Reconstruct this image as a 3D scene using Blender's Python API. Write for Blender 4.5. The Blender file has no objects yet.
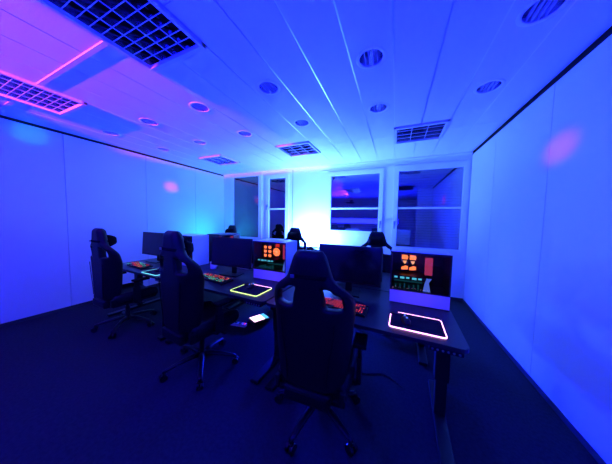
import bpy, bmesh, math, random
from math import sin, cos, pi, radians, tan
from mathutils import Vector, Matrix
random.seed(7)
scene = bpy.context.scene
C = scene.collection

# ------------------------------------------------------------------ camera
cam_data = bpy.data.cameras.new('camera')
cam_data.sensor_width = 36.0
cam_data.lens = 12.0
cam_data.clip_start = 0.02
cam = bpy.data.objects.new('camera', cam_data)
C.objects.link(cam)
a_, b_, c_ = 0.05970, 0.0, 0.0
right = Vector((0.91597, 0.40087, 0.01746))
down = Vector((0.03964, -0.04712, -0.99810))
fwd = Vector((-0.39929, 0.91493, -0.05905))
fwd.normalize(); right = (right - fwd * right.dot(fwd)).normalized(); down = fwd.cross(right)
cam.matrix_world = Matrix(((right.x, -down.x, -fwd.x, 0.0), (right.y, -down.y, -fwd.y, 0.0), (right.z, -down.z, -fwd.z, 1.45), (0, 0, 0, 1)))
scene.camera = cam
scene.view_settings.view_transform = 'Standard'
scene.view_settings.look = 'None'
scene.view_settings.gamma = 1.0
scene.view_settings.use_curve_mapping = False
scene.view_settings.exposure = 0.0
w = bpy.data.worlds.new('night'); scene.world = w; w.use_nodes = True
w.node_tree.nodes['Background'].inputs[0].default_value = (0.002, 0.004, 0.03, 1)
w.node_tree.nodes['Background'].inputs[1].default_value = 0.3

# ------------------------------------------------------------------ lights
def aim(o, target):
    d = Vector(target) - o.location
    o.rotation_euler = d.to_track_quat('-Z', 'Y').to_euler()

def area(name, loc, target, sx, sy, power, col, spread=180):
    l = bpy.data.lights.new(name, 'AREA'); l.shape = 'RECTANGLE'; l.size = sx; l.size_y = sy
    l.energy = power; l.color = col; l.spread = radians(spread)
    o = bpy.data.objects.new(name, l); o.location = loc; C.objects.link(o); aim(o, target)
    return o

def spot(name, loc, target, ang, power, col, blend=0.5, r=0.04):
    l = bpy.data.lights.new(name, 'SPOT'); l.spot_size = radians(ang); l.spot_blend = blend
    l.energy = power; l.color = col; l.shadow_soft_size = r
    o = bpy.data.objects.new(name, l); o.location = loc; C.objects.link(o); aim(o, target)
    return o

# cyan-blue uplight standing on the floor behind the far desks, washing the window wall
area('window_wall_uplight', (-1.68, 4.06, 0.82), (-1.60, 4.54, 1.55), 0.95, 0.10, 350, (0.072, 0.225, 1.0), 170)
area('corner_uplight', (-3.92, 3.80, 0.75), (-4.6, 3.66, 1.75), 0.30, 0.10, 12, (0.01, 0.46, 1.0), 140)
# deep blue floodlight in the front half; two blue fills added at the window wall
area('blue_flood', (-1.7, -0.9, 1.45), (-1.7, -0.55, 2.7), 3.6, 0.8, 430, (0.004, 0.006, 1.0), 170)
area('added_floor_fill', (-1.66, 3.90, 0.36), (0.1, 1.8, 0.0), 0.7, 0.10, 330, (0.002, 0.008, 1.0), 120)  # added fill, brightens the floor under the desks
area('added_back_fill', (-1.66, 3.93, 0.95), (-1.2, 3.2, 2.7), 1.4, 0.10, 110, (0.002, 0.012, 1.0), 175)  # added fill, turns the ceiling and back of the room bluer
# pink effect spotlight skimming the ceiling from the far end of the room, and small accent spots
spot('pink_ceiling_spot', (-2.47, -3.2, 2.50), (-3.03, 1.3, 2.66), 32, 4400, (1.0, 0.08, 0.45), 0.3, 0.012)
spot('pink_wall_spot', (-1.4, -1.0, 2.3), (1.2, 2.38, 2.07), 4.2, 420, (1.0, 0.02, 0.22), 1.0)
spot('pink_left_wall_spot', (-0.6, -0.8, 2.3), (-4.6, 3.0, 2.13), 3.0, 1300, (1.0, 0.02, 0.22), 1.0)
spot('cyan_left_wall_spot', (-0.6, -0.8, 2.3), (-4.6, 1.10, 2.56), 5, 330, (0.0, 0.5, 1.0), 1.0)

# ------------------------------------------------------------------ materials
def mat(name, col, rough=0.5, metal=0.0, emit=None, estr=0.0, spec=0.5, noise=None, bump=None, coat=0.0):
    m = bpy.data.materials.new(name); m.use_nodes = True
    nt = m.node_tree; b = nt.nodes['Principled BSDF']
    b.inputs['Base Color'].default_value = (*col, 1)
    b.inputs['Roughness'].default_value = rough
    b.inputs['Metallic'].default_value = metal
    b.inputs['Specular IOR Level'].default_value = spec
    b.inputs['Coat Weight'].default_value = coat
    if emit:
        b.inputs['Emission Color'].default_value = (*emit, 1)
        b.inputs['Emission Strength'].default_value = estr
    tc = nt.nodes.new('ShaderNodeTexCoord')
    if noise:
        sc_, amt = noise
        n = nt.nodes.new('ShaderNodeTexNoise'); n.inputs['Scale'].default_value = sc_; n.inputs['Detail'].default_value = 4
        nt.links.new(tc.outputs['Object'], n.inputs['Vector'])
        r = nt.nodes.new('ShaderNodeMapRange')
        r.inputs['To Min'].default_value = 1 - amt; r.inputs['To Max'].default_value = 1 + amt
        nt.links.new(n.outputs['Fac'], r.inputs['Value'])
        mx = nt.nodes.new('ShaderNodeVectorMath'); mx.operation = 'SCALE'
        mx.inputs[0].default_value = col
        nt.links.new(r.outputs['Result'], mx.inputs['Scale'])
        nt.links.new(mx.outputs[0], b.inputs['Base Color'])
    if bump:
        sc_, st = bump
        n = nt.nodes.new('ShaderNodeTexNoise'); n.inputs['Scale'].default_value = sc_; n.inputs['Detail'].default_value = 3
        nt.links.new(tc.outputs['Object'], n.inputs['Vector'])
        bp = nt.nodes.new('ShaderNodeBump'); bp.inputs['Strength'].default_value = st; bp.inputs['Distance'].default_value = 0.004
        nt.links.new(n.outputs['Fac'], bp.inputs['Height']); nt.links.new(bp.outputs['Normal'], b.inputs['Normal'])
    return m

M = {}
M['wall'] = mat('wall_panel_white', (0.78, 0.78, 0.80), 0.42, noise=(1.2, 0.03))
M['wall_back'] = mat('window_wall_white', (0.82, 0.82, 0.84), 0.6)
M['ceil'] = mat('ceiling_plank_white', (0.74, 0.74, 0.76), 0.55, bump=(60, 0.15))
M['dark_gap'] = mat('shadow_gap_black', (0.01, 0.01, 0.012), 0.6)
M['strip'] = mat('aluminium_strip', (0.85, 0.86, 0.9), 0.30, 1.0)
M['carpet'] = mat('loop_carpet', (0.026, 0.026, 0.032), 0.95, spec=0.1, noise=(45, 0.5), bump=(320, 0.6))
M['base'] = mat('baseboard_dark', (0.03, 0.03, 0.035), 0.5)
M['pvc'] = mat('window_plastic_white', (0.82, 0.82, 0.84), 0.3)
M['handle'] = mat('window_handle_grey', (0.25, 0.26, 0.3), 0.35, 0.6)
M['shutter'] = mat('roller_shutter_grey', (0.38, 0.38, 0.41), 0.6)
M['alu'] = mat('louvre_aluminium', (0.55, 0.56, 0.60), 0.12, 1.0)
M['alu_edge'] = mat('louvre_blade_edge', (0.62, 0.62, 0.68), 0.4, 0.2)
M['reflector'] = mat('downlight_reflector', (0.75, 0.76, 0.8), 0.22, 1.0)
M['ring'] = mat('downlight_ring_white', (0.86, 0.86, 0.90), 0.3)
M['lampframe'] = mat('lamp_frame_white', (0.68, 0.68, 0.72), 0.4)
M['lampin'] = mat('lamp_inside_dark', (0.06, 0.06, 0.07), 0.3, 0.7)
M['tube'] = mat('unlit_fluorescent_tube', (0.8, 0.8, 0.78), 0.25)
M['leather'] = mat('black_leatherette', (0.0045, 0.0045, 0.0055), 0.45, spec=0.25, bump=(180, 0.15))
M['leather2'] = mat('black_suede', (0.003, 0.003, 0.0035), 0.85, spec=0.1)
M['plastic'] = mat('black_plastic', (0.005, 0.005, 0.006), 0.4, spec=0.35)
M['metalb'] = mat('black_painted_metal', (0.006, 0.006, 0.007), 0.4, spec=0.35)
M['buckle'] = mat('buckle_grey', (0.35, 0.35, 0.4), 0.3, 0.8)
M['desk'] = mat('desk_top_dark', (0.022, 0.021, 0.026), 0.38, spec=0.4, noise=(30, 0.15))
M['pcwhite'] = mat('pc_case_white', (0.86, 0.84, 0.86), 0.3)
M['pcdark'] = mat('pc_case_dark', (0.02, 0.02, 0.024), 0.4)
M['screen'] = mat('screen_off', (0.006, 0.006, 0.009), 0.16)
M['bezel'] = mat('bezel_black', (0.006, 0.006, 0.007), 0.4, spec=0.3)
M['key'] = mat('keycap_black', (0.02, 0.02, 0.022), 0.5)
M['pad'] = mat('mouse_pad_cloth', (0.014, 0.014, 0.018), 0.85, spec=0.2)
M['board'] = mat('circuit_board', (0.03, 0.05, 0.06), 0.5)
M['silver'] = mat('radiator_grey', (0.12, 0.12, 0.14), 0.4, 0.6)
def glow(name, col, st): return mat(name, (0.02, 0.02, 0.02), 0.5, emit=col, estr=st)
M['g_orange'] = glow('fan_glow_orange', (1.0, 0.17, 0.045), 2.6)
M['g_orange2'] = glow('fan_glow_pale', (1.0, 0.42, 0.16), 1.6)
M['g_red'] = glow('red_glow', (1.0, 0.03, 0.03), 0.9)
M['g_redkey'] = glow('red_key_glow', (1.0, 0.05, 0.05), 1.6)
M['g_pink'] = glow('pink_strip_glow', (0.9, 0.07, 0.22), 0.55)
M['g_cyan'] = glow('cyan_glow', (0.12, 0.75, 1.0), 1.0)
M['g_teal'] = glow('teal_glow', (0.02, 0.45, 0.42), 0.5)
M['g_teal_dim'] = glow('teal_dim_glow', (0.01, 0.12, 0.16), 0.4)
M['g_green'] = glow('green_key_glow', (0.10, 0.8, 0.4), 1.6)
M['g_lilac'] = glow('pad_edge_lilac', (1.0, 0.40, 0.95), 4.0)
M['g_yellow'] = glow('pad_edge_yellow', (0.60, 0.85, 0.22), 2.2)
M['g_padcyan'] = glow('pad_edge_cyan', (0.18, 0.85, 1.0), 1.3)
M['g_white'] = glow('pinkish_white_glow', (1.0, 0.55, 0.75), 3.0)
M['g_blue'] = glow('blue_glow', (0.10, 0.2, 1.0), 0.9)

def glass_mat(name, tint, refl):
    m = bpy.data.materials.new(name); m.use_nodes = True
    nt = m.node_tree; nt.nodes.remove(nt.nodes['Principled BSDF']); out = nt.nodes['Material Output']
    tr = nt.nodes.new('ShaderNodeBsdfTransparent'); tr.inputs[0].default_value = (*tint, 1)
    gl = nt.nodes.new('ShaderNodeBsdfGlossy'); gl.inputs['Roughness'].default_value = 0.01
    fr = nt.nodes.new('ShaderNodeFresnel'); fr.inputs['IOR'].default_value = refl
    mx = nt.nodes.new('ShaderNodeMixShader')
    nt.links.new(fr.outputs[0], mx.inputs[0]); nt.links.new(tr.outputs[0], mx.inputs[1]); nt.links.new(gl.outputs[0], mx.inputs[2])
    nt.links.new(mx.outputs[0], out.inputs[0])
    return m
M['glass'] = glass_mat('window_glass', (0.80, 0.82, 0.88), 3.0)
M['pcglass'] = glass_mat('tempered_glass', (0.80, 0.80, 0.82), 1.35)

# ------------------------------------------------------------------ mesh helpers
class MB:
    def __init__(s): s.bm = bmesh.new()
    def box(s, x0, x1, y0, y1, z0, z1, mtx=None, bev=0.0, seg=2):
        b = bmesh.new()
        bmesh.ops.create_cube(b, size=1.0)
        for v in b.verts:
            v.co = Vector(((x0 + x1) / 2 + v.co.x * (x1 - x0), (y0 + y1) / 2 + v.co.y * (y1 - y0), (z0 + z1) / 2 + v.co.z * (z1 - z0)))
        if bev: bmesh.ops.bevel(b, geom=b.edges[:], offset=bev, segments=seg, affect='EDGES', profile=0.6)
        s._add(b, mtx); return s
    def _add(s, b, mtx=None):
        if mtx is not None: bmesh.ops.transform(b, matrix=mtx, verts=b.verts[:])
        me = bpy.data.meshes.new('t'); b.to_mesh(me); b.free(); s.bm.from_mesh(me); bpy.data.meshes.remove(me)
    def cyl(s, p0, p1, r0, r1=None, n=20, cap=True):
        p0 = Vector(p0); p1 = Vector(p1); d = p1 - p0
        b = bmesh.new()
        bmesh.ops.create_cone(b, cap_ends=cap, segments=n, radius1=r0, radius2=r0 if r1 is None else r1, depth=d.length)
        q = d.to_track_quat('Z', 'Y').to_matrix().to_4x4(); q.translation = (p0 + p1) / 2
        s._add(b, q); return s
    def lathe(s, prof, n=32, mtx=None):
        b = bmesh.new(); rings = []
        for r, z in prof:
            rings.append([b.verts.new((max(r, 1e-4) * cos(2 * pi * k / n), max(r, 1e-4) * sin(2 * pi * k / n), z)) for k in range(n)])
        for i in range(len(rings) - 1):
            for k in range(n):
                b.faces.new((rings[i][k], rings[i][(k + 1) % n], rings[i + 1][(k + 1) % n], rings[i + 1][k]))
        s._add(b, mtx); return s
    def tube(s, pts, r, n=8):
        # swept tube; r may be list of (half width, half height)
        b = bmesh.new(); rings = []
        pts = [Vector(p) for p in pts]
        for i, p in enumerate(pts):
            t = (pts[min(i + 1, len(pts) - 1)] - pts[max(i - 1, 0)]).normalized()
            up = Vector((0, 0, 1)) if abs(t.z) < 0.95 else Vector((0, 1, 0))
            sd = t.cross(up).normalized(); u2 = sd.cross(t).normalized()
            rr = r[i] if isinstance(r, list) else r
            rx, ry = rr if isinstance(rr, tuple) else (rr, rr)
            rings.append([b.verts.new(p + sd * rx * cos(2 * pi * k / n) + u2 * ry * sin(2 * pi * k / n)) for k in range(n)])
        for i in range(len(rings) - 1):
            for k in range(n): b.faces.new((rings[i][k], rings[i][(k + 1) % n], rings[i + 1][(k + 1) % n], rings[i + 1][k]))
        b.faces.new(rings[0][::-1]); b.faces.new(rings[-1])
        s._add(b); return s
    def quad(s, a, b, c, d):
        vs = [s.bm.verts.new(p) for p in (a, b, c, d)]; s.bm.faces.new(vs); return s
    def prism(s, poly, z0, z1, mtx=None, bev=0.0):
        b = bmesh.new(); vs = [b.verts.new((x, y, z0)) for x, y in poly]; f = b.faces.new(vs)
        r = bmesh.ops.extrude_face_region(b, geom=[f]); 
        for v in r['geom']:
            if isinstance(v, bmesh.types.BMVert): v.co.z = z1
        bmesh.ops.recalc_face_normals(b, faces=b.faces[:])
        if bev: bmesh.ops.bevel(b, geom=[e for e in b.edges], offset=bev, segments=2, affect='EDGES')
        s._add(b, mtx); return s
    def build(s, name, m, parent=None, smooth=False, sub=0, solid=0.0):
        bmesh.ops.recalc_face_normals(s.bm, faces=s.bm.faces[:])
        me = bpy.data.meshes.new(name); s.bm.to_mesh(me); s.bm.free()
        me.materials.append(m)
        if smooth:
            for p in me.polygons: p.use_smooth = True
        o = bpy.data.objects.new(name, me); C.objects.link(o)
        if parent is not None: o.parent = parent
        if smooth == 'auto':
            pass
        if sub:
            md = o.modifiers.new('sub', 'SUBSURF'); md.levels = sub; md.render_levels = sub
        return o

def tag(o, label, cat, group=None, kind=None):
    o['label'] = label; o['category'] = cat
    if group: o['group'] = group
    if kind: o['kind'] = kind
    return o
def thing(name, loc, rz, label, cat, group=None):
    o = bpy.data.objects.new(name, None); o.empty_display_size = 0.1; C.objects.link(o)
    o.location = loc; o.rotation_euler = (0, 0, rz)
    return tag(o, label, cat, group)
def struct(o): o['kind'] = 'structure'; return o
def dup(root, loc, rz, label, group=None):
    def rec(o, par):
        c = o.copy(); C.objects.link(c); c.parent = par
        for ch in list(o.children): rec(ch, c)
        return c
    r = rec(root, None); r.location = loc; r.rotation_euler = (0, 0, rz); r['label'] = label
    if group: r['group'] = group
    return r
def RZ(a): return Matrix.Rotation(a, 4, 'Z')
def RX(a): return Matrix.Rotation(a, 4, 'X')
def RY(a): return Matrix.Rotation(a, 4, 'Y')
def T(x, y, z): return Matrix.Translation((x, y, z))

# ------------------------------------------------------------------ room
XL, XR, YB, YF, ZC = -4.60, 1.20, 4.54, -4.0, 2.70
struct(MB().box(XL - .1, XR + .1, YF - .1, YB + .3, -0.1, 0.0).build('floor', M['carpet']))

# side walls built of 1.1 m panels with fine joints
def panel_wall(name, xin, sgn, zt):
    m = MB(); g = 0.006
    ys = [0.3 + 1.1 * k for k in range(-4, 5)]
    ys = [YF] + [y for y in ys if YF < y < YB] + [YB]
    for y0, y1 in zip(ys[:-1], ys[1:]):
        m.box(min(xin, xin + sgn * .05), max(xin, xin + sgn * .05), y0 + g / 2, y1 - g / 2, 0.045, zt)
    return struct(m.build(name, M['wall']))
panel_wall('wall_left', XL, -1, 2.665)
panel_wall('wall_right', XR, 1, 2.65)
struct(MB().box(XL - .12, XL - .04, YF, YB, 0, 2.95).build('trim_1', M['dark_gap']))
struct(MB().box(XR + .04, XR + .12, YF, YB, 0, 2.95).build('trim_2', M['dark_gap']))
struct(MB().box(XL - .04, XL + .008, YF, YB, 0, 0.045).build('baseboard_left', M['base']))
struct(MB().box(XR - .008, XR + .04, YF, YB, 0, 0.045).build('baseboard_right', M['base']))
# end wall far behind the photographer and the short return at the opening
struct(MB().box(XL, XR, YF - .1, YF, 0, 2.7).build('wall_front', M['wall']))
struct(MB().box(0.72, XR, 0.32, 0.42, 0, 2.7).build('wall_return', M['wall']))

# window wall with openings
WINS = [  # sash rect x0,x1,z0,z1 ; pane rect ; bar
    ('window_1', (-4.36, -3.27, 0.86, 2.66), (-4.25, -3.38, 0.95, 2.60), None, None),
    ('window_2', (-3.15, -2.46, 0.86, 2.58), (-3.05, -2.56, 0.95, 2.50), 1.72, (-3.09, 1.80)),
    ('window_3', (-1.46, -0.25, 1.13, 2.53), (-1.37, -0.335, 1.23, 2.45), 1.72, (-0.29, 1.42)),
    ('window_4', (-0.06, 1.16, 0.86, 2.55), (0.03, 1.09, 0.945, 2.45), 1.72, (-0.02, 1.42)),
]
m = MB()
xs = sorted(set([XL, XR] + [w_[1][0] for w_ in WINS] + [w_[1][1] for w_ in WINS]))
for x0, x1 in zip(xs[:-1], xs[1:]):
    hit = [w_ for w_ in WINS if abs(w_[1][0] - x0) < 1e-6]
    if hit:
        m.box(x0, x1, YB, YB + .12, 0, hit[0][1][2]); m.box(x0, x1, YB, YB + .12, hit[0][1][3], 2.95)
    else: m.box(x0, x1, YB, YB + .12, 0, 2.95)
struct(m.build('wall_back', M['wall_back']))
struct(MB().box(XL, XR, YB - .012, YB, 0, 0.055).build('baseboard_back', M['base']))
m = MB()
m.box(-2.365, -2.355, YB - .004, YB + .001, 0.1, 2.70)
struct(m.build('trim_3', M['handle']))
# slim ledges and covers of the window wall
m = MB()
m.box(-1.55, -0.16, YB - .012, YB, 0.93, 0.945); m.box(-0.13, 1.2, YB - .012, YB, 0.80, 0.815)
m.box(-1.62, -0.12, YB - .010, YB, 2.565, 2.575); m.box(-0.10, 1.19, YB - .010, YB, 2.585, 2.595)
struct(m.build('trim_4', M['pvc']))
for nm, so, pa, bar, hd in WINS:
    x0, x1, z0, z1 = so; px0, px1, pz0, pz1 = pa
    root = bpy.data.objects.new(nm, None); C.objects.link(root); root.location = ((x0 + x1) / 2, YB, z0); struct(root)
    off = Vector((-(x0 + x1) / 2, -YB, -z0))
    def loc(mb): bmesh.ops.translate(mb.bm, vec=off, verts=mb.bm.verts[:]); return mb
    f = MB(); ya, yb_ = YB - .022, YB + .05
    f.box(x0 + .002, px0, ya, yb_, z0 + .002, z1 - .002, bev=.006); f.box(px1, x1 - .002, ya, yb_, z0 + .002, z1 - .002, bev=.006)
    f.box(px0 - .008, px1 + .008, ya + .001, yb_ - .001, z0 + .003, pz0, bev=.006); f.box(px0 - .008, px1 + .008, ya + .001, yb_ - .001, pz1, z1 - .003, bev=.006)
    loc(f).build('window_frame', M['pvc'], root)
    if bar: loc(MB().box(px0 - .004, px1 + .004, ya + .006, yb_ - .004, bar - .018, bar + .018, bev=.004)).build('glazing_bar', M['pvc'], root)
    loc(MB().box(px0, px1, YB + .016, YB + .020, pz0, pz1)).build('pane', M['glass'], root)
    s = MB(); z = z0
    while z < z1:
        s.box(x0, x1, YB + .075, YB + .09, z, min(z + .046, z1), bev=.003, seg=1); z += .052
    loc(s).build('roller_shutter', M['shutter'], root)
    if hd:
        hx, hz = hd
        h = MB().box(hx - .014, hx + .014, ya - .012, ya, hz - .035, hz + .035, bev=.004)
        h.cyl((hx, ya - .01, hz), (hx, ya - .045, hz), .009); h.box(hx - .011, hx + .011, ya - .055, ya - .038, hz - .115, hz + .012, bev=.005)
        loc(h).build('window_handle', M['handle'], root)
struct(MB().box(XL - .1, XR + .1, YB + .14, YB + .3, 0, 2.95).build('trim_5', M['dark_gap']))

# ceiling: planks 312.5 mm wide running towards the windows, with real openings for the lamps
PW = 0.3125; X0 = -0.06
DLX = [-3.965, -3.015, -2.078, -1.157, -0.222, 0.738]; DLY = [1.70, 2.455]
DLR = 0.088
BIG = [(-1.935, -0.12, 1.13), (-3.81, -0.08, 1.17), (-0.06, -0.12, 1.13)]
SMALL = [(-1.935, 3.05, 3.62), (-0.06, 3.03, 3.62), (-3.81, 3.05, 3.62)]
m = MB(); bm = m.bm; gap = 0.012
def face(x0, x1, y0, y1, z=ZC):
    vs = [bm.verts.new(p) for p in ((x0, y0, z), (x0, y1, z), (x1, y1, z), (x1, y0, z))]; bm.faces.new(vs)
k = -15
while X0 + k * PW < XR:
    xa, xb = max(XL, X0 + k * PW), min(XR, X0 + (k + 1) * PW); k += 1
    if xb <= xa + .001: continue
    ca, cb = xa + gap / 2, xb - gap / 2
    cuts = []
    for bx, y0, y1 in BIG + SMALL:
        if xa >= bx - .02 and xb <= bx + 2 * PW + .02: cuts.append((y0, y1, None))
    for dx in DLX:
        if xa < dx < xb:
            for dy in DLY: cuts.append((dy - .13, dy + .13, (dx, dy)))
    cuts.sort()
    segs = []; y = YF
    for y0, y1, dl in cuts: segs.append((y, y0, None)); y = y1; segs.append((y0, y1, dl)) if dl else None
    segs.append((y, YB, None))
    joints = [-2.6, 0.83, 3.31] 
    for y0, y1, dl in segs:
        if not dl:
            js = [y0] + [j for j in joints if y0 < j < y1] + [y1]
            for i in range(len(js) - 1):
                face(ca, cb, js[i] + (.002 if i else 0), js[i + 1] - (.002 if i < len(js) - 2 else 0))
        else:
            dx, dy = dl; n = 32; inner = []; outer = []
            for q in range(n):
                a = 2 * pi * q / n; c, s = cos(a), sin(a)
                inner.append(bm.verts.new((dx + DLR * c, dy + DLR * s, ZC)))
                tx = ((cb - dx) if c > 0 else (dx - ca)) / max(abs(c), 1e-6); ty = .13 / max(abs(s), 1e-6); t = min(tx, ty)
                outer.append(bm.verts.new((dx + t * c, dy + t * s, ZC)))
            for q in range(n): bm.faces.new((inner[q], inner[(q + 1) % n], outer[(q + 1) % n], outer[q]))
            # corners
            for sx, sy in ((1, 1), (-1, 1), (-1, -1), (1, -1)):
                cx = cb if sx > 0 else ca; cy = dy + sy * .13
                cand = [o for o in outer if (o.co.x - dx) * sx > 0 and (o.co.y - dy) * sy > 0]
                e1 = max([o for o in cand if abs(o.co.x - cx) < 1e-5], key=lambda o: abs(o.co.y - dy), default=None)
                e2 = max([o for o in cand if abs(o.co.y - cy) < 1e-5], key=lambda o: abs(o.co.x - dx), default=None)
                if e1 and e2: bm.faces.new((e1, bm.verts.new((cx, cy, ZC)), e2))
r = bmesh.ops.extrude_face_region(bm, geom=bm.faces[:])
bmesh.ops.translate(bm, vec=(0, 0, 0.02), verts=[g for g in r['geom'] if isinstance(g, bmesh.types.BMVert)])
m.box(XL - .1, XR + .1, YF, YB + .3, 2.96, 3.0)
struct(m.build('ceiling', M['ceil']))
# aluminium carrier strips seen in the joints
m = MB(); k = -14
while X0 + k * PW < XR:
    x = X0 + k * PW; k += 1
    ys = [(YF, YB - .01)]
    for bx, y0, y1 in BIG + SMALL:
        if bx - .02 < x < bx + 2 * PW + .02:
            ys = [s for (p, q) in ys for s in (((p, y0 - .01), (y1 + .01, q)) if p < y0 < q else ((p, q),))]
    for p, q in ys:
        m.box(x - .0058, x + .0058, p, q, ZC + .0015, ZC + .010)
struct(m.build('trim_6', M['strip']))
# raised cross rail between the two long lamps
m = MB().box(-3.18, -1.94, 0.812, 0.85, ZC - .006, ZC + .004, bev=.003); m.box(XL, -3.82, 0.812, 0.85, ZC - .006, ZC + .004, bev=.003)
struct(m.build('trim_7', M['lampframe']))
struct(MB().box(XL, XR, YB - .03, YB, 2.672, 2.70).build('trim_8', M['wall_back']))

# ------------------------------------------------------------------ ceiling lamps
def louvre_lamp(name, x0, y0, y1, cols, cell, label, group):
    L = y1 - y0; W = 2 * PW
    t = thing(name, (x0 + W / 2, (y0 + y1) / 2, ZC), 0, label, 'ceiling lamp', group)
    f = MB(); e = .024; hw = W / 2 - .004; hl = L / 2 - .002; zb = -.024
    f.box(-hw, -hw + e, -hl, hl, zb, .02, bev=.003); f.box(hw - e, hw, -hl, hl, zb, .02, bev=.003)
    f.box(-hw, hw, -hl, -hl + e + .01, zb - .001, .019, bev=.003); f.box(-hw, hw, hl - e - .01, hl, zb - .001, .019, bev=.003)
    f.build('frame', M['lampframe'], t)
    h = MB(); h.box(-hw, hw, -hl, hl, .115, .12); h.box(-hw, -hw + .004, -hl, hl, .02, .115); h.box(hw - .004, hw, -hl, hl, .02, .115)
    h.box(-hw, hw, -hl, -hl + .004, .02, .115); h.box(-hw, hw, hl - .004, hl, .02, .115)
    h.build('housing', M['lampin'], t)
    g = MB(); ge = MB(); iw = hw - e; il = hl - e - .01
    cw = 2 * iw / cols
    MX = Matrix(((0, 0, 1, 0), (1, 0, 0, 0), (0, 1, 0, 0), (0, 0, 0, 1)))
    for i in range(cols + 1):
        x = -iw + cw * i
        g.prism([(x - .0025, 0), (x + .0025, 0), (x + .012, .05), (x - .012, .05)], -il, il, mtx=RX(pi / 2))
        ge.box(x - .0028, x + .0028, -il, il, -.004, .0)
    n = max(1, round(2 * il / cell))
    for j in range(n + 1):
        y = -il + 2 * il * j / n
        g.prism([(y - .0015, 0), (y + .0015, 0), (y + .008, .045), (y - .008, .045)], -iw, iw, mtx=MX)
        ge.box(-iw, iw, y - .0020, y + .0020, -.004, .0)
    lg = g.build('louvre_grid', M['alu'], t); ge.build('blade_edge', M['alu_edge'], lg)
    for i in range(cols):
        x = -iw + cw * (i + .5)
        MB().cyl((x, -il + .01, .08), (x, il - .01, .08), .013, n=12).build('tube', M['tube'], t, smooth=True)
    return t
louvre_lamp('louvre_lamp', *BIG[0], 4, .062, 'long louvred ceiling lamp cut by the top edge of the photo', 'long louvred ceiling lamps')
louvre_lamp('louvre_lamp', *BIG[1], 4, .062, 'long louvred ceiling lamp at the left edge, above the left wall', 'long louvred ceiling lamps')
louvre_lamp('louvre_lamp', *SMALL[0], 3, .13, 'square louvred ceiling lamp in the middle, in front of the pale wall glow', 'square louvred ceiling lamps')
louvre_lamp('louvre_lamp', *SMALL[1], 3, .13, 'square louvred ceiling lamp above the rightmost window', 'square louvred ceiling lamps')
louvre_lamp('louvre_lamp', *SMALL[2], 3, .13, 'square louvred ceiling lamp nearest the left wall and its windows', 'square louvred ceiling lamps')

def downlight(label):
    t = thing('downlight', (0, 0, 0), 0, label, 'downlight', 'round recessed downlights')
    MB().lathe([(.086, .004), (.086, -.001), (.092, -.0025), (.105, -.0025), (.113, -.0005), (.113, .0)], 40).build('trim_ring', M['ring'], t, smooth=True)
    MB().lathe([(.086, .002), (.082, .04), (.066, .09), (.04, .115), (.0, .118)], 40).build('reflector', M['reflector'], t, smooth=True)
    for x in (-.045, -.015, .015, .045):
        MB().box(x - .0012, x + .0012, -math.sqrt(.083**2 - x * x), math.sqrt(.083**2 - x * x), .001, .028).build('louvre_blade', M['alu_edge'], t)
    for x in (-.02, .02):
        MB().cyl((x, -.05, .065), (x, .05, .065), .011, n=12).build('tube', M['tube'], t, smooth=True)
    return t
names_x = ['nearest the left wall', 'second from the left wall', 'third from the left wall', 'third from the right wall', 'second from the right wall', 'nearest the right wall']
first = None
for j, dy in enumerate(DLY):
    for i, dx in enumerate(DLX):
        lab = 'round recessed ceiling downlight ' + names_x[i] + (', in the row nearer the camera' if j == 0 else ', in the row nearer the windows')
        if first is None: first = downlight(lab); first.location = (dx, dy, ZC)
        else: dup(first, (dx, dy, ZC), 0, lab)

# ------------------------------------------------------------------ desks
TH = radians(-2.2)
def yf(x): return 1.383 - 0.0384 * x
def at(x, off, z=0.0):   # a point 'off' behind the front edge of the desk row
    return (x, yf(x) + off, z)
DW, DD, DH = 1.412, 0.80, 0.74
def make_desk(label, group):
    t = thing('standing_desk', (0, 0, 0), 0, label, 'desk', group)   # origin: middle of the front edge on the floor
    r = .045; poly = []
    for cx, cy, a0 in ((DW/2 - r, r, -pi/2), (DW/2 - r, DD - r, 0), (-DW/2 + r, DD - r, pi/2), (-DW/2 + r, r, pi)):
        for q in range(5): a = a0 + q * pi / 8; poly.append((cx + r * cos(a), cy + r * sin(a)))
    MB().prism(poly, DH - .026, DH, bev=.002).build('desk_top', M['desk'], t)
    fr = MB().box(-DW/2 + .1, DW/2 - .1, .33, .37, DH - .07, DH - .027, bev=.003); fr.box(-DW/2 + .1, DW/2 - .1, .43, .47, DH - .07, DH - .027, bev=.003)
    fr.build('crossbeam', M['metalb'], t)
    for sx in (-1, 1):
        x = sx * (DW/2 - .075)
        l = MB().box(x - .045, x + .045, .32, .40, .30, DH - .03, bev=.006); l.box(x - .036, x + .036, .33, .39, .03, .32, bev=.006)
        l.box(x - .03, x + .03, .08, .72, DH - .062, DH - .027, bev=.004)
        lo = l.build('leg', M['metalb'], t)
        MB().box(x - .04, x + .04, -.035, .70, .006, .036, bev=.008).build('foot', M['metalb'], lo)
    h = MB().box(DW/2 - .20, DW/2 - .03, .005, .05, DH - .052, DH - .027, bev=.003).build('control_panel', M['plastic'], t)
    b = MB()
    for q in range(6): b.cyl((DW/2 - .185 + q * .027, .003, DH - .04), (DW/2 - .185 + q * .027, .006, DH - .04), .007, n=12)
    b.build('button_row', M['buckle'], h)
    return t
d0 = make_desk('black standing desk nearest the camera, bearing the lilac edged mouse pad', 'front row of standing desks')
centers = [-0.290, -1.714, -3.126]
def place_desk(o, x, off, rz): o.location = at(x, off); o.rotation_euler = (0, 0, rz)
place_desk(d0, centers[0], 0, TH)
dup(d0, at(centers[1], 0), TH, 'black standing desk in the middle of the front row, under the yellow edged mouse pad')
dup(d0, at(centers[2], 0), TH, 'black standing desk nearest the left wall in the front row')
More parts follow.
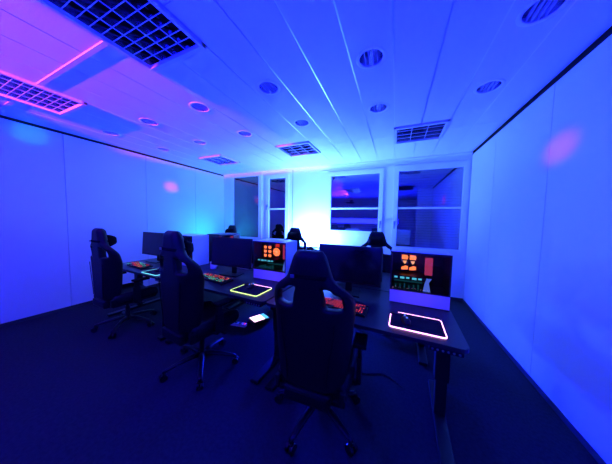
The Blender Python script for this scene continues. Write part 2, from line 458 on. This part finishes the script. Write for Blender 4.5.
fl = ['black standing desk behind the nearest desk, on the window side', 'black standing desk on the window side, middle of its row', 'black standing desk on the window side, nearest the left wall']
for x, lb in zip(centers, fl): dup(d0, at(x, 1.615), TH + pi, lb, 'back row of standing desks')

# ------------------------------------------------------------------ gaming chair
def grid_solid(mb, nx, nz, fn, removed=()):
    # fn(i,j)->(x, yback, yfront, z)
    bm = mb.bm; V = {}
    def vert(i, j, s):
        if (i, j, s) not in V:
            x, yb_, yf_, z = fn(i, j); V[(i, j, s)] = bm.verts.new((x, yf_ if s else yb_, z))
        return V[(i, j, s)]
    cells = {(i, j) for i in range(nx) for j in range(nz)} - set(removed)
    for (i, j) in cells:
        for s in (0, 1): bm.faces.new((vert(i, j, s), vert(i + 1, j, s), vert(i + 1, j + 1, s), vert(i, j + 1, s)))
        for (di, dj, a, b) in ((-1, 0, (i, j), (i, j + 1)), (1, 0, (i + 1, j), (i + 1, j + 1)), (0, -1, (i, j), (i + 1, j)), (0, 1, (i, j + 1), (i + 1, j + 1))):
            if (i + di, j + dj) not in cells:
                bm.faces.new((vert(*a, 0), vert(*b, 0), vert(*b, 1), vert(*a, 1)))
def lerp_tab(tab, z):
    if z <= tab[0][0]: return tab[0][1]
    for (a, va), (b, vb) in zip(tab[:-1], tab[1:]):
        if z <= b: return va + (vb - va) * (z - a) / (b - a)
    return tab[-1][1]

def make_chair(label, group, base_rot):
    t = thing('gaming_chair', (0, 0, 0), 0, label, 'chair', group)
    # five-star base
    for q in range(5):
        a = base_rot + q * 2 * pi / 5; c, s = cos(a), sin(a)
        arm = MB().tube([(.02 * c, .02 * s, .115), (.10 * c, .10 * s, .118), (.20 * c, .20 * s, .104), (.29 * c, .29 * s, .085), (.325 * c, .325 * s, .078)],
                        [(.030, .026), (.028, .022), (.024, .017), (.020, .013), (.015, .010)], 12).build('base_arm', M['plastic'], t, smooth=True)
        cx, cy = .32 * c, .32 * s; px, py = -s, c
        w_ = MB()
        for d in (-.017, .017):
            w_.cyl((cx + px * (d - .009), cy + py * (d - .009), .031), (cx + px * (d + .009), cy + py * (d + .009), .031), .030, n=20)
        w_.cyl((cx, cy, .03), (cx, cy, .08), .009, n=10); w_.box(cx - .016, cx + .016, cy - .016, cy + .016, .045, .066, bev=.006)
        w_.build('caster', M['plastic'], arm)
    MB().lathe([(0, .14), (.035, .138), (.045, .125), (.045, .10), (.035, .09), (0, .088)], 24).build('base_hub', M['plastic'], t, smooth=True)
    g = MB().cyl((0, 0, .13), (0, 0, .27), .026, .024); g.cyl((0, 0, .26), (0, 0, .44), .015); g.build('gas_column', M['metalb'], t, smooth=False)
    g = MB().box(-.09, .09, -.14, .13, .345, .385, bev=.01)
    g.cyl((.08, .03, .36), (.27, .05, .352), .006, n=8); g.box(.235, .285, .035, .065, .345, .36, bev=.005); g.build('tilt_mechanism', M['metalb'], t)
    # seat: cushion with raised side bolsters
    s = MB()
    def seat(i, j):
        u = (i / 10) * 2 - 1; v = j / 8
        y = -.23 + .50 * v; hw = .235 + .025 * sin(v * pi * .9); x = u * hw
        edge = max(0, (abs(u) - .55) / .45)
        zt = .475 + .055 * min(1, edge * 1.6) - .02 * max(0, v - .8) * 5 - (.03 if abs(u) > .99 else 0)
        return x, .385, zt, y
    grid_solid(s, 10, 8, seat)
    for v in s.bm.verts: v.co = Vector((v.co.x, v.co.z, v.co.y))
    s.build('seat', M['leather'], t, smooth=True, sub=2)
    sh = MB()
    sh.box(-.22, .22, -.235, .24, .365, .40, bev=.012); sh.build('seat_pan', M['plastic'], t)
    # backrest
    Z0, Z1 = .44, 1.315
    W = [(.42, .185), (.46, .212), (.55, .232), (.70, .250), (.85, .262), (.95, .272), (1.02, .270), (1.07, .245), (1.11, .195), (1.14, .150), (1.19, .132), (1.26, .110), (1.30, .093), (1.315, .078)]
    NX, NZ = 16, 31
    tilt = tan(radians(TILT))
    def back(i, j):
        u = (i / NX) * 2 - 1; z = Z0 + (Z1 - Z0) * j / NZ
        hw = lerp_tab(W, z); x = u * hw
        wing = lerp_tab([(.42, .05), (.6, .075), (.9, .085), (1.02, .06), (1.12, .0)], z)
        e = max(0, (abs(u) - .5) / .5)
        yc = -.245 - (z - .45) * tilt
        fwdw = wing * e ** 1.6
        yb_ = yc - .035 + .030 * e ** 2 + fwdw * .8
        yfr = yc + .035 + fwdw * 1.35 - (.02 if e >= 1 else 0)
        if z > 1.12: yfr += .012
        if j in (0, NZ): yb_ += .02; yfr -= .02
        return x, yb_, yfr, z
    rem = []
    for j in range(NZ):
        z = Z0 + (Z1 - Z0) * (j + .5) / NZ
        if .965 < z < 1.08:
            for i in (2, 3, 4, NX - 3, NX - 4, NX - 5): 
                if z > 1.05 and i in (2, NX - 3): continue
                rem.append((i, j))
    b = MB(); grid_solid(b, NX, NZ, back, rem)
    bo = b.build('backrest', M['leather'], t, smooth=True, sub=2)
    # seams/piping on the rear shell
    for sg in (-1, 1):
        p = MB(); pts = []
        for q in range(13):
            z = .50 + .40 * q / 12; pts.append((sg * (.145 - .02 * cos(q / 12 * pi)), -.245 - (z - .45) * tilt - .036, z))
        p.tube(pts, .0035, 6); p.build('piping', M['leather2'], bo, smooth=True)
    # rear lower cover
    MB().box(-.15, .15, -.29, -.20, .36, .45, bev=.02).build('hinge_cover', M['plastic'], t)
    for sg in (-1, 1):
        h = MB().box(sg * .215 - .018, sg * .215 + .018, -.25, -.17, .38, .47, bev=.012)
        ho = h.build('recline_hinge', M['plastic'], t)
    # neck pillow with strap round the headrest
    s = MB()
    def pil(i, j):
        u = (i / 6) * 2 - 1; v = (j / 5) * 2 - 1
        zc = 1.165 + .072 * v; yc = -.245 - (zc - .45) * tilt
        pinch = 1 - .18 * (abs(u) > .9) - .05 * v * v
        return u * .125 * (1 - .08 * v), yc + .045, yc + .045 + (.105 if abs(u) < .95 and abs(v) < .95 else .03), zc * 1 + 0 * pinch
    grid_solid(s, 6, 5, pil)
    po = s.build('neck_pillow', M['leather2'], t, smooth=True, sub=2)
    st = MB(); zz = 1.160; yc = -.245 - (zz - .45) * tilt; hw = lerp_tab(W, zz) - .009
    path = [(-hw, yc + .05, zz), (-hw - .002, yc, zz), (-hw * .75, yc - .034, zz), (0, yc - .042, zz), (hw * .75, yc - .034, zz), (hw + .002, yc, zz), (hw, yc + .05, zz)]
    st.tube(path, (.002, .012), 8); st.build('strap', M['leather2'], po)
    MB().box(-hw + .03, -hw + .055, yc - .049, yc - .042, zz - .01, zz + .01, bev=.002).build('buckle', M['buckle'], po)
    # lumbar pillow
    s = MB()
    def lum(i, j):
        u = (i / 6) * 2 - 1; v = (j / 5) * 2 - 1; zc = .64 + .10 * v; yc = -.245 - (zc - .45) * tilt
        return u * .15, yc + .04, yc + .045 + (.06 if abs(u) < .95 and abs(v) < .95 else .02), zc
    grid_solid(s, 6, 5, lum); s.build('lumbar_pillow', M['leather2'], t, smooth=True, sub=2)
    # armrests
    for sg in (-1, 1):
        a = MB()
        a.tube([(sg * .10, -.02, .375), (sg * .22, -.02, .375), (sg * .272, -.02, .385), (sg * .287, -.02, .42)], (.022, .012), 10)
        a.box(sg * .288 - .016, sg * .288 + .016, -.055, .015, .40, .58, bev=.008); a.box(sg * .288 - .011, sg * .288 + .011, -.045, .005, .57, .655, bev=.004)
        ao = a.build('armrest', M['plastic'], t)
        MB().box(sg * .288 - .045, sg * .288 + .045, -.06, .11, .650, .676, bev=.011).build('arm_pad', M['leather2'], ao)
    return t

TILT = 1.2
make_c = make_chair('black gaming chair closest to the camera, its back to us', 'gaming chairs on the camera side', 0.0)
def pose(o, loc, rz, star, dz):      # star: world angle of one base arm; dz: gas lift height
    o.location = loc; o.rotation_euler = (0, 0, radians(rz))
    for ch in o.children:
        if ch.name.startswith('base_arm'): ch.rotation_euler = (0, 0, radians(star - rz))
        elif not ch.name.startswith(('base_hub', 'gas_column')): ch.location.z = dz
    return o
pose(make_c, (-0.475, 1.375, 0), 3, 258, -.045)
CH = 'gaming chairs on the camera side'; CF = 'gaming chairs on the window side'
pose(dup(make_c, (0, 0, 0), 0, 'black gaming chair in the middle of the camera side, before the yellow edged mouse pad', CH), (-1.70, 1.38, 0), -6, 29, .025)
pose(dup(make_c, (0, 0, 0), 0, 'black gaming chair nearest the left wall, on the camera side', CH), (-3.23, 1.49, 0), -2, 20, -.005)
pose(dup(make_c, (0, 0, 0), 0, 'black gaming chair behind the nearest monitor, in front of the wide window pier', CF), (-0.235, 3.02, 0), 183, 10, -.02)
pose(dup(make_c, (0, 0, 0), 0, 'black gaming chair rising behind the white desktop computer in the middle', CF), (-1.66, 3.02, 0), 176, 40, -.005)
pose(dup(make_c, (0, 0, 0), 0, 'black gaming chair by the leftmost window, behind the middle monitor', CF), (-3.40, 3.30, 0), 172, 30, -.01)

# ------------------------------------------------------------------ monitors
def make_monitor(label, group, zc=.29):
    t = thing('monitor', (0, 0, 0), 0, label, 'monitor', group)   # origin on desk; faces -Y
    tl = T(0, 0, zc) @ RX(radians(-4))
    W_, H_ = .615, .362
    MB().box(-W_/2, W_/2, 0, .022, -H_/2, H_/2, mtx=tl, bev=.004).build('housing', M['bezel'], t)
    MB().box(-W_/2 + .008, W_/2 - .008, -.002, .002, -H_/2 + .018, H_/2 - .008, mtx=tl).build('screen', M['screen'], t)
    MB().box(-.16, .16, .02, .05, -.11, .11, mtx=tl, bev=.014).build('rear_cover', M['bezel'], t)
    s = MB().box(-.032, .032, .055, .08, .01, zc + .04, bev=.006); s.box(-.03, .03, .03, .07, zc - .04, zc + .01, bev=.004)
    s.build('stand_neck', M['bezel'], t)
    MB().prism([(-.13, -.06), (.13, -.06), (.11, .13), (-.11, .13)], 0.0, .012, bev=.003).build('stand_foot', M['bezel'], t)
    return t
ZD = DH
mo = make_monitor('black monitor in front of the nearest chair, standing left of the nearest computer', 'monitors on the camera side')
mo.location = at(-.405, .555, ZD - 0); mo.rotation_euler = (0, 0, TH)
dup(mo, at(-1.872, .49, ZD), TH + radians(5), 'black monitor left of the middle white computer, its screen glowing blue with reflections')
dup(mo, at(-3.48, .46, ZD), TH + radians(2), 'black monitor on the desk nearest the left wall')
fm = None
for x, lb in ((-.42, 'black monitor facing the windows, back to back with the nearest monitor'), (-1.98, 'black monitor facing the windows, back to back with the middle monitor'), (-3.42, 'black monitor facing the windows, nearest the left wall')):
    if fm is None: fm = o = make_monitor(lb, 'monitors on the window side', .20); o.location = at(x, 1.06, ZD); o.rotation_euler = (0, 0, TH + pi)
    else: dup(fm, at(x, 1.06, ZD), TH + pi, lb)

# ------------------------------------------------------------------ computers
def ring(mb, cx, cz, y, r, a0, a1, wd, n=14, mtx=None):
    b = bmesh.new(); vs = []
    for q in range(n + 1):
        a = a0 + (a1 - a0) * q / n
        vs.append((b.verts.new((cx + (r - wd) * cos(a), y, cz + (r - wd) * sin(a))), b.verts.new((cx + r * cos(a), y, cz + r * sin(a)))))
    for q in range(n): b.faces.new((vs[q][0], vs[q][1], vs[q + 1][1], vs[q + 1][0]))
    e = bmesh.ops.extrude_face_region(b, geom=b.faces[:]); bmesh.ops.translate(b, vec=(0, .006, 0), verts=[g for g in e['geom'] if isinstance(g, bmesh.types.BMVert)])
    mb._add(b, mtx)
PCW, PCD, PCH = .445, .275, .455
def make_pc(label, group, fans, big_fan, white=True, fy=.20, bars=True, strip=(.040, .096, .265, .412), comb=.0):
    t = thing('desktop_computer', (0, 0, 0), 0, label, 'computer', group)   # origin: centre of the base, window to -Y
    cm = M['pcwhite'] if white else M['pcdark']
    hw, hd = PCW / 2, PCD / 2
    c = MB(); c.box(-hw, hw, -hd, hd, .006, .118, bev=.003)                       # lower shroud
    c.box(-hw, hw, -hd, hd, PCH - .012, PCH, bev=.003)                            # top
    c.box(hw - .006, hw, -hd, hd, .11, PCH - .006, bev=.001)                      # right end plate
    c.box(-hw, -hw + .006, -hd, hd, .11, PCH - .006, bev=.001)
    c.box(-hw, hw, hd - .006, hd, .11, PCH - .006, bev=.001)
    c.build('case', cm, t)
    i = MB(); i.box(-hw + .007, hw - .007, hd - .02, hd - .010, .118, PCH - .013)
    i.box(-hw + .007, hw - .007, -hd + .01, hd - .02, .1185, .121)
    i.build('tray', M['pcdark'], t)
    MB().box(-hw + .06, hw - .15, hd - .03, hd - .022, .15, PCH - .03).build('mainboard', M['board'], t)
    f = MB(); e = .010
    y0 = -hd - .002
    f.box(-hw, hw, y0, -hd + .002, PCH - .020, PCH - .004); f.box(-hw, hw, y0, -hd + .002, .116, .124)
    f.box(-hw, -hw + e, y0, -hd + .002, .116, PCH - .004); f.box(hw - e, hw, y0, -hd + .002, .116, PCH - .004)
    f.build('panel_edge', M['pcdark'], t)
    MB().box(-hw + e, hw - e, -hd - .001, -hd + .001, .124, PCH - .020).build('glass_panel', M['pcglass'], t)
    # dark liners inside the white plates
    MB().box(hw - .009, hw - .0065, -hd + .004, hd - .01, .119, PCH - .013).box(-hw + .0065, -hw + .009, -hd + .004, hd - .01, .119, PCH - .013).build('inner_liner', M['pcdark'], t)
    # fans: glowing blade fields broken up by dark struts
    for (fx, fz, r) in fans:
        yb2 = -hd + fy
        fo = MB(); fo.box(fx - r - .003, fx + r + .003, yb2 + .004, yb2 + .026, fz - (r * 2.7 if bars else r) - .004, fz + (r * 2.7 if bars else r) + .004, bev=.003); fob = fo.build('fan', M['pcdark'], t)
        TF = T(fx, yb2, fz) @ RX(pi / 2)
        if bars:
            g = MB(); g.prism([(-r, .028), (r * .8, .028), (r, .052), (r * .7, .068), (-r, .070)], -.003, 0, mtx=TF)
            g.prism([(-r, -.070), (r, -.064), (r, -.034), (r * .2, -.030), (-r, -.046)], -.003, 0, mtx=TF); g.build('fan_light', M['g_orange'], fob)
            g = MB(); g.prism([(-r * .7, .014), (r * .6, .016), (r * .4, -.004), (0, -.016), (-r * .4, -.002)], -.003, 0, mtx=TF); g.build('fan_hub', M['g_orange2'], fob)
        else:
            g = MB(); g.prism([(-r, -r * .2), (-r * .5, -r * .8), (r * .7, -r * .7), (r, r * .5), (r * .2, r * .8), (-r * .9, r * .7)], -.003, 0, mtx=TF); g.build('fan_light', M['g_orange'], fob)
    if big_fan:
        fx, fz, r = big_fan
        fo = MB(); fo.lathe([(r + .006, 0), (r + .006, .02), (r - .004, .02), (r - .004, 0)], 28, mtx=T(fx, -hd + .055, fz) @ RX(pi / 2)); fob = fo.build('fan', M['pcdark'], t)
        g = MB()
        for q in range(9): 
            a = q * 2 * pi / 9; ring(g, fx, fz, -hd + .036, r * .97, a, a + 2 * pi / 9 * .82, r * .66, 5)
        g.build('fan_light', M['g_orange'], fob)
        g = MB(); ring(g, fx, fz, -hd + .034, r * .26, 0, 2 * pi, r * .25, 16); g.build('fan_hub', M['g_orange2'], fob)
    # graphics card with lit edge
    gx0 = -hw + .02; gx1 = .06
    gc = MB().box(gx0, gx1, -hd + .05, hd - .04, .195, .238, bev=.006).build('graphics_card', M['pcdark'], t)
    g = MB()
    for q in range(5):
        a = gx0 + .012 + q * .047; g.box(a, a + .026 + .008 * (q % 2), -hd + .046, -hd + .05, .212 - .003 * (q % 2), .226)
    g.build('card_light', M['g_cyan'], gc)
    g = MB().box(gx0 + .01, gx1 - .01, hd - .0245, hd - .0225, .13, .185).build('lower_light', M['g_teal_dim'], t)
    g = MB()
    for q in range(6): g.box(gx0 + .02 + q * .036, gx0 + .03 + q * .036, -hd + .06, -hd + .09, .121, .145 + .008 * (q % 3))
    g.build('connector_row', M['g_teal_dim'], t)
    g = MB()
    for q in range(4): g.box(-.045 + q * .010, -.041 + q * .010, hd - .07, hd - .03, .27, .40)
    g.build('memory_sticks', M['g_red'], t)
    # glowing strips, pink above and blue below, standing in for light inside the case
    s = MB().box(strip[0], strip[1], -hd + .03, -hd + .035, strip[2], strip[3]).build('pink_strip', M['g_pink'], t)
    s2 = MB(); s2.prism([(.045, .123), (.10, .123), (.085, .20), (.105, .235), (.068, .235), (.055, .19)], -.002, .002, mtx=T(comb - .01, -hd + .034, 0) @ RX(pi / 2))
    s2.build('blue_strip', M['g_blue'], t)
    ft = MB()
    for sx in (-1, 1): ft.box(sx * .17 - .02, sx * .17 + .02, -hd + .02, hd - .02, 0, .007)
    ft.build('feet', M['pcdark'], t)
    return t
pc = make_pc('white desktop computer with dark glass side and orange fans on the nearest desk', 'white desktop computers',
             [(-.108, .335, .027), (-.042, .335, .027)], None, fy=.16)
pc.location = at(.203, .683, ZD); pc.rotation_euler = (0, 0, TH * .4)
pc2 = make_pc('white desktop computer with a large orange fan, on the middle desk', 'white desktop computers',
              [(x_, z_, .021) for x_ in (-.075, -.012) for z_ in (.382, .333, .284)], (.080, .335, .052), fy=.035, bars=False, strip=(.168, .205, .26, .425), comb=.13)
pc2.location = at(-1.318, .672, ZD); pc2.rotation_euler = (0, 0, TH * .4)
dup(pc2, at(-2.862, .66, ZD), TH, 'white desktop computer half hidden by the middle chair, nearest the left wall')
pc3 = make_pc('dark desktop computer behind the middle chair, left of the middle monitor', 'dark computers', [(-.05, .33, .027)], None, white=False)
pc3['group'] = 'computers on the window side'
pc3.location = at(-2.66, 1.13, ZD); pc3.rotation_euler = (0, 0, pi / 2 + TH)

# ------------------------------------------------------------------ keyboards, pads, mice
def make_keyboard(label, pal, group='backlit keyboards'):
    t = thing('keyboard', (0, 0, 0), 0, label, 'keyboard', group)
    tl = RX(radians(5))
    MB().box(-.225, .225, -.072, .072, .004, .022, mtx=T(0, 0, .003) @ tl, bev=.004).build('key_bed', M['plastic'], t)
    rows = 6; cols = 21
    k = MB(); glows = {}
    for r in range(rows):
        for c in range(cols):
            x = -.214 + c * .0204 + (.004 if c > 14 else 0); y = -.060 + r * .0215
            if r == 0 and 3 < c < 9: continue
            k.box(x - .0066, x + .0066, y - .0062, y + .0062, .024, .034, mtx=T(0, 0, .003) @ tl)
            kk = pal(r, c)
            if kk and random.random() < .8: glows.setdefault(kk, MB()).box(x - .0045, x + random.choice((.0015, .005)), y - .0035, y + .0045, .0342, .0347, mtx=T(0, 0, .003) @ tl)
    k.build('keycaps', M['key'], t)['kind'] = 'stuff'
    for kk, g in glows.items(): g.build('key_backlight', M[kk], t)
    return t
k1 = make_keyboard('black keyboard with all red backlight beside the nearest chair', lambda r, c: 'g_redkey')
k1.location = at(-.395, .205, ZD); k1.rotation_euler = (0, 0, TH - radians(3))
def pal2(r, c):
    if r >= 3: return 'g_redkey' if (c + r) % 4 else 'g_orange2'
    return 'g_green' if (c + r) % 3 else ('g_cyan' if c % 2 else 'g_orange2')
k2 = make_keyboard('black keyboard with rainbow backlight on the middle desk', pal2)
k2.location = at(-1.875, .25, ZD); k2.rotation_euler = (0, 0, TH - radians(6))
def pal3(r, c):
    return ['g_green', 'g_cyan', 'g_redkey', 'g_redkey', 'g_orange2', 'g_redkey'][(r + c // 4) % 6]
k3 = make_keyboard('black keyboard with rainbow backlight on the desk nearest the left wall', pal3)
k3.location = at(-3.33, .185, ZD); k3.rotation_euler = (0, 0, TH - radians(4))

def make_pad(label, glowm, other=None, frac=0.0):
    t = thing('mouse_pad', (0, 0, 0), 0, label, 'mouse pad', 'mouse pads with glowing edges')
    W_, D_, r = .33, .255, .022
    def outline(g):
        pts = []
        for cx, cy, a0 in ((W_/2 - r, -D_/2 + r, -pi/2), (W_/2 - r, D_/2 - r, 0), (-W_/2 + r, D_/2 - r, pi/2), (-W_/2 + r, -D_/2 + r, pi)):
            for q in range(6): a = a0 + q * pi / 10; pts.append((cx + (r + g) * cos(a), cy + (r + g) * sin(a)))
        return pts
    MB().prism(outline(-.002), 0, .0045).build('cloth', M['pad'], t)
    pts = [Vector((x, y, .003)) for x, y in outline(0)]
    # edge light tube, with a gap near the cable box at the back left corner
    path = pts[16:] + pts[:14]
    path[0] = path[0] + Vector((0, 0, 0))
    start = Vector((-W_/2, D_/2 - .055, .003)); end = Vector((-W_/2 + .05, D_/2, .003))
    full = [start] + pts[18:] + pts[:12] + [end]
    if other is None:
        MB().tube(full, .0040, 6).build('edge_light', M[glowm], t)
    else:
        n = int(len(full) * frac)
        MB().tube(full[:n + 1], .0040, 6).build('edge_light', M[glowm], t); MB().tube(full[n:], .0040, 6).build('edge_light', M[other], t)
    MB().box(-W_/2 - .004, -W_/2 + .048, D_/2 - .050, D_/2 + .006, 0, .010, bev=.003).build('cable_box', M['plastic'], t)
    return t
p1 = make_pad('mouse pad with glowing lilac edge on the nearest desk', 'g_lilac')
p1.location = at(.158, .205, ZD); p1.rotation_euler = (0, 0, TH)
p2 = make_pad('mouse pad with glowing yellow edge on the middle desk', 'g_yellow', 'g_lilac', .75)
p2.location = at(-1.300, .20, ZD); p2.rotation_euler = (0, 0, TH)
p3 = make_pad('mouse pad with glowing cyan edge on the desk nearest the left wall', 'g_padcyan')
p3.location = at(-2.80, .155, ZD); p3.rotation_euler = (0, 0, TH)

def make_mouse(label):
    t = thing('mouse', (0, 0, 0), 0, label, 'mouse', 'computer mice on the pads')
    b = bmesh.new(); bmesh.ops.create_uvsphere(b, u_segments=20, v_segments=14, radius=1)
    for v in b.verts:
        x, y, z = v.co; hw = .031 * (1 - .12 * (y > -.2) * (1 - abs(y))); v.co = Vector((x * hw, y * .06, max(z, -.05) * (.036 if y < 0 else .036 - .010 * y)))
    m_ = MB(); m_._add(b); m_.build('shell', M['plastic'], t, smooth=True)
    MB().cyl((-.004, .030, .030), (.004, .030, .030), .009, n=14).build('scroll_wheel', M['g_blue'], t)
    m_ = MB(); ring(m_, 0, 0, 0, .007, 0, 2 * pi, .0069, 12, mtx=T(0, -.022, .0355) @ RX(pi / 2)); m_.build('logo_light', M['g_blue'], t)
    return t
mm = make_mouse('black mouse on the lilac edged pad'); mm.location = at(.095, .19, ZD + .0065); mm.rotation_euler = (0, 0, radians(12))
dup(mm, at(-1.335, .235, ZD + .0065), radians(-8), 'black mouse on the yellow edged pad')
dup(mm, at(-2.83, .18, ZD + .0065), radians(5), 'black mouse on the cyan edged pad')

# ------------------------------------------------------------------ small items
# glowing light box and power strip on the floor under the middle desks
t = thing('light_box', (-1.72, 2.33, 0), radians(-25), 'small glowing pinkish box on the floor under the middle desks', 'light')
MB().box(-.09, .09, -.12, .12, 0, .05, bev=.006).build('housing', M['pcdark'], t)
MB().box(-.078, .078, -.11, .05, .0505, .054).build('light_panel', M['g_white'], t)
MB().box(-.078, .078, .06, .11, .0505, .054).build('status_panel', M['g_cyan'], t)
t = thing('power_strip', (-1.98, 2.10, 0), radians(8), 'power strip with a small red lamp on the floor under the middle desk', 'power strip')
MB().box(-.20, .20, -.028, .028, 0, .038, bev=.006).build('body', M['pcwhite'], t)
s = MB()
for q in range(5): s.cyl((-.15 + q * .065, 0, .038), (-.15 + q * .065, 0, .040), .02, n=16)
s.build('sockets', M['pcdark'], t); MB().box(.17, .19, -.012, .012, .038, .046, bev=.002).build('switch', M['g_red'], t)
def cable(pts, name, label):
    o = MB().tube(pts, .0025, 6).build(name, M['plastic'], smooth=True); tag(o, label, 'cable'); return o
def smooth_path(P, n=8):
    out = []; P = [Vector(p) for p in P]
    for i in range(len(P) - 1):
        p0, p1, p2, p3 = P[max(i - 1, 0)], P[i], P[i + 1], P[min(i + 2, len(P) - 1)]
        for q in range(n):
            t_ = q / n; out.append(.5 * ((2 * p1) + (p2 - p0) * t_ + (2 * p0 - 5 * p1 + 4 * p2 - p3) * t_**2 + (-p0 + 3 * p1 - 3 * p2 + p3) * t_**3))
    return out + [P[-1]]
cable(smooth_path([(.12, 1.90, .003), (-.05, 2.0, .003), (-.25, 1.93, .003), (-.5, 2.05, .003), (-.80, 2.1, .003)]), 'cable', 'thin black cable lying on the floor under the nearest desk')
# pale items standing on the far desks, seen below the middle monitor
t = thing('mug', at(-2.33, .62, ZD), 0, 'pale mug left of the middle monitor foot', 'mug')
MB().lathe([(0, 0), (.038, 0), (.042, .01), (.042, .098), (.039, .10), (.037, .095), (.037, .012), (0, .01)], 28).build('body', M['pcwhite'], t, smooth=True)
MB().tube([(.040, 0, .08), (.062, 0, .078), (.070, 0, .052), (.060, 0, .028), (.040, 0, .022)], .005, 8).build('handle', M['pcwhite'], t, smooth=True)
o = MB().box(-.16, .16, -.05, .05, 0, .075, bev=.008).build('storage_box', M['pcwhite']); o.location = at(-2.03, .86, ZD); o.rotation_euler = (0, 0, TH)
tag(o, 'long low pale box behind the middle monitor', 'box')

# light fixtures
t = thing('light_bar', (-1.68, 4.03, 0), 0, 'slim black floor-standing light bar behind the far chairs, aimed at the window wall', 'light')
MB().box(-.49, .49, -.03, .0, .76, .88, bev=.01).build('lamp_housing', M['plastic'], t)
MB().cyl((0, .06, .015), (0, -.005, .80), .014).build('pole', M['metalb'], t)
MB().box(-.14, .14, .03, .22, 0, .02, bev=.006).build('base_plate', M['metalb'], t)
t = thing('effect_spotlight', (-2.47, -3.2, ZC), 0, 'black effect spotlight with added light flags hung from the ceiling behind the camera', 'spotlight')
MB().box(-.09, .09, -.22, -.03, -.23, -.02, bev=.01).build('lamp_housing', M['leather2'], t)
MB().box(-.22, .22, -.02, .50, -.220, -.212).box(-.22, .22, .49, .50, -.215, -.185).box(-.22, .22, -.02, .30, -.175, -.168).build('added_light_flags', M['leather2'], t)  # unseen plates added to confine the pink beam to the ceiling
MB().cyl((0, -.12, -.03), (0, -.12, 0), .02).build('bracket', M['metalb'], t)

t = thing('light_bar', (-3.895, 3.80, 0), radians(95), 'slim black floor-standing light bar aimed at the left wall near the leftmost window', 'light')
MB().box(-.16, .16, -.035, -.005, .68, .81, bev=.01).build('lamp_housing', M['plastic'], t)
MB().cyl((0, -.02, .02), (0, -.02, .69), .014).build('pole', M['metalb'], t)
MB().box(-.12, .12, -.12, .08, 0, .02, bev=.006).build('base_plate', M['metalb'], t)

t = thing('added_fill_lamp', (-1.66, 3.905, 0), 0, 'low black housing of the added blue fill lamp on the floor in front of the middle light bar', 'light')  # body for the added floor fill
MB().box(-.37, .37, -.0, .04, .29, .43, bev=.01).build('lamp_housing', M['plastic'], t)
for sx in (-1, 1): MB().box(sx * .3 - .02, sx * .3 + .02, -.03, .05, 0, .30, bev=.004).build('foot', M['metalb'], t)
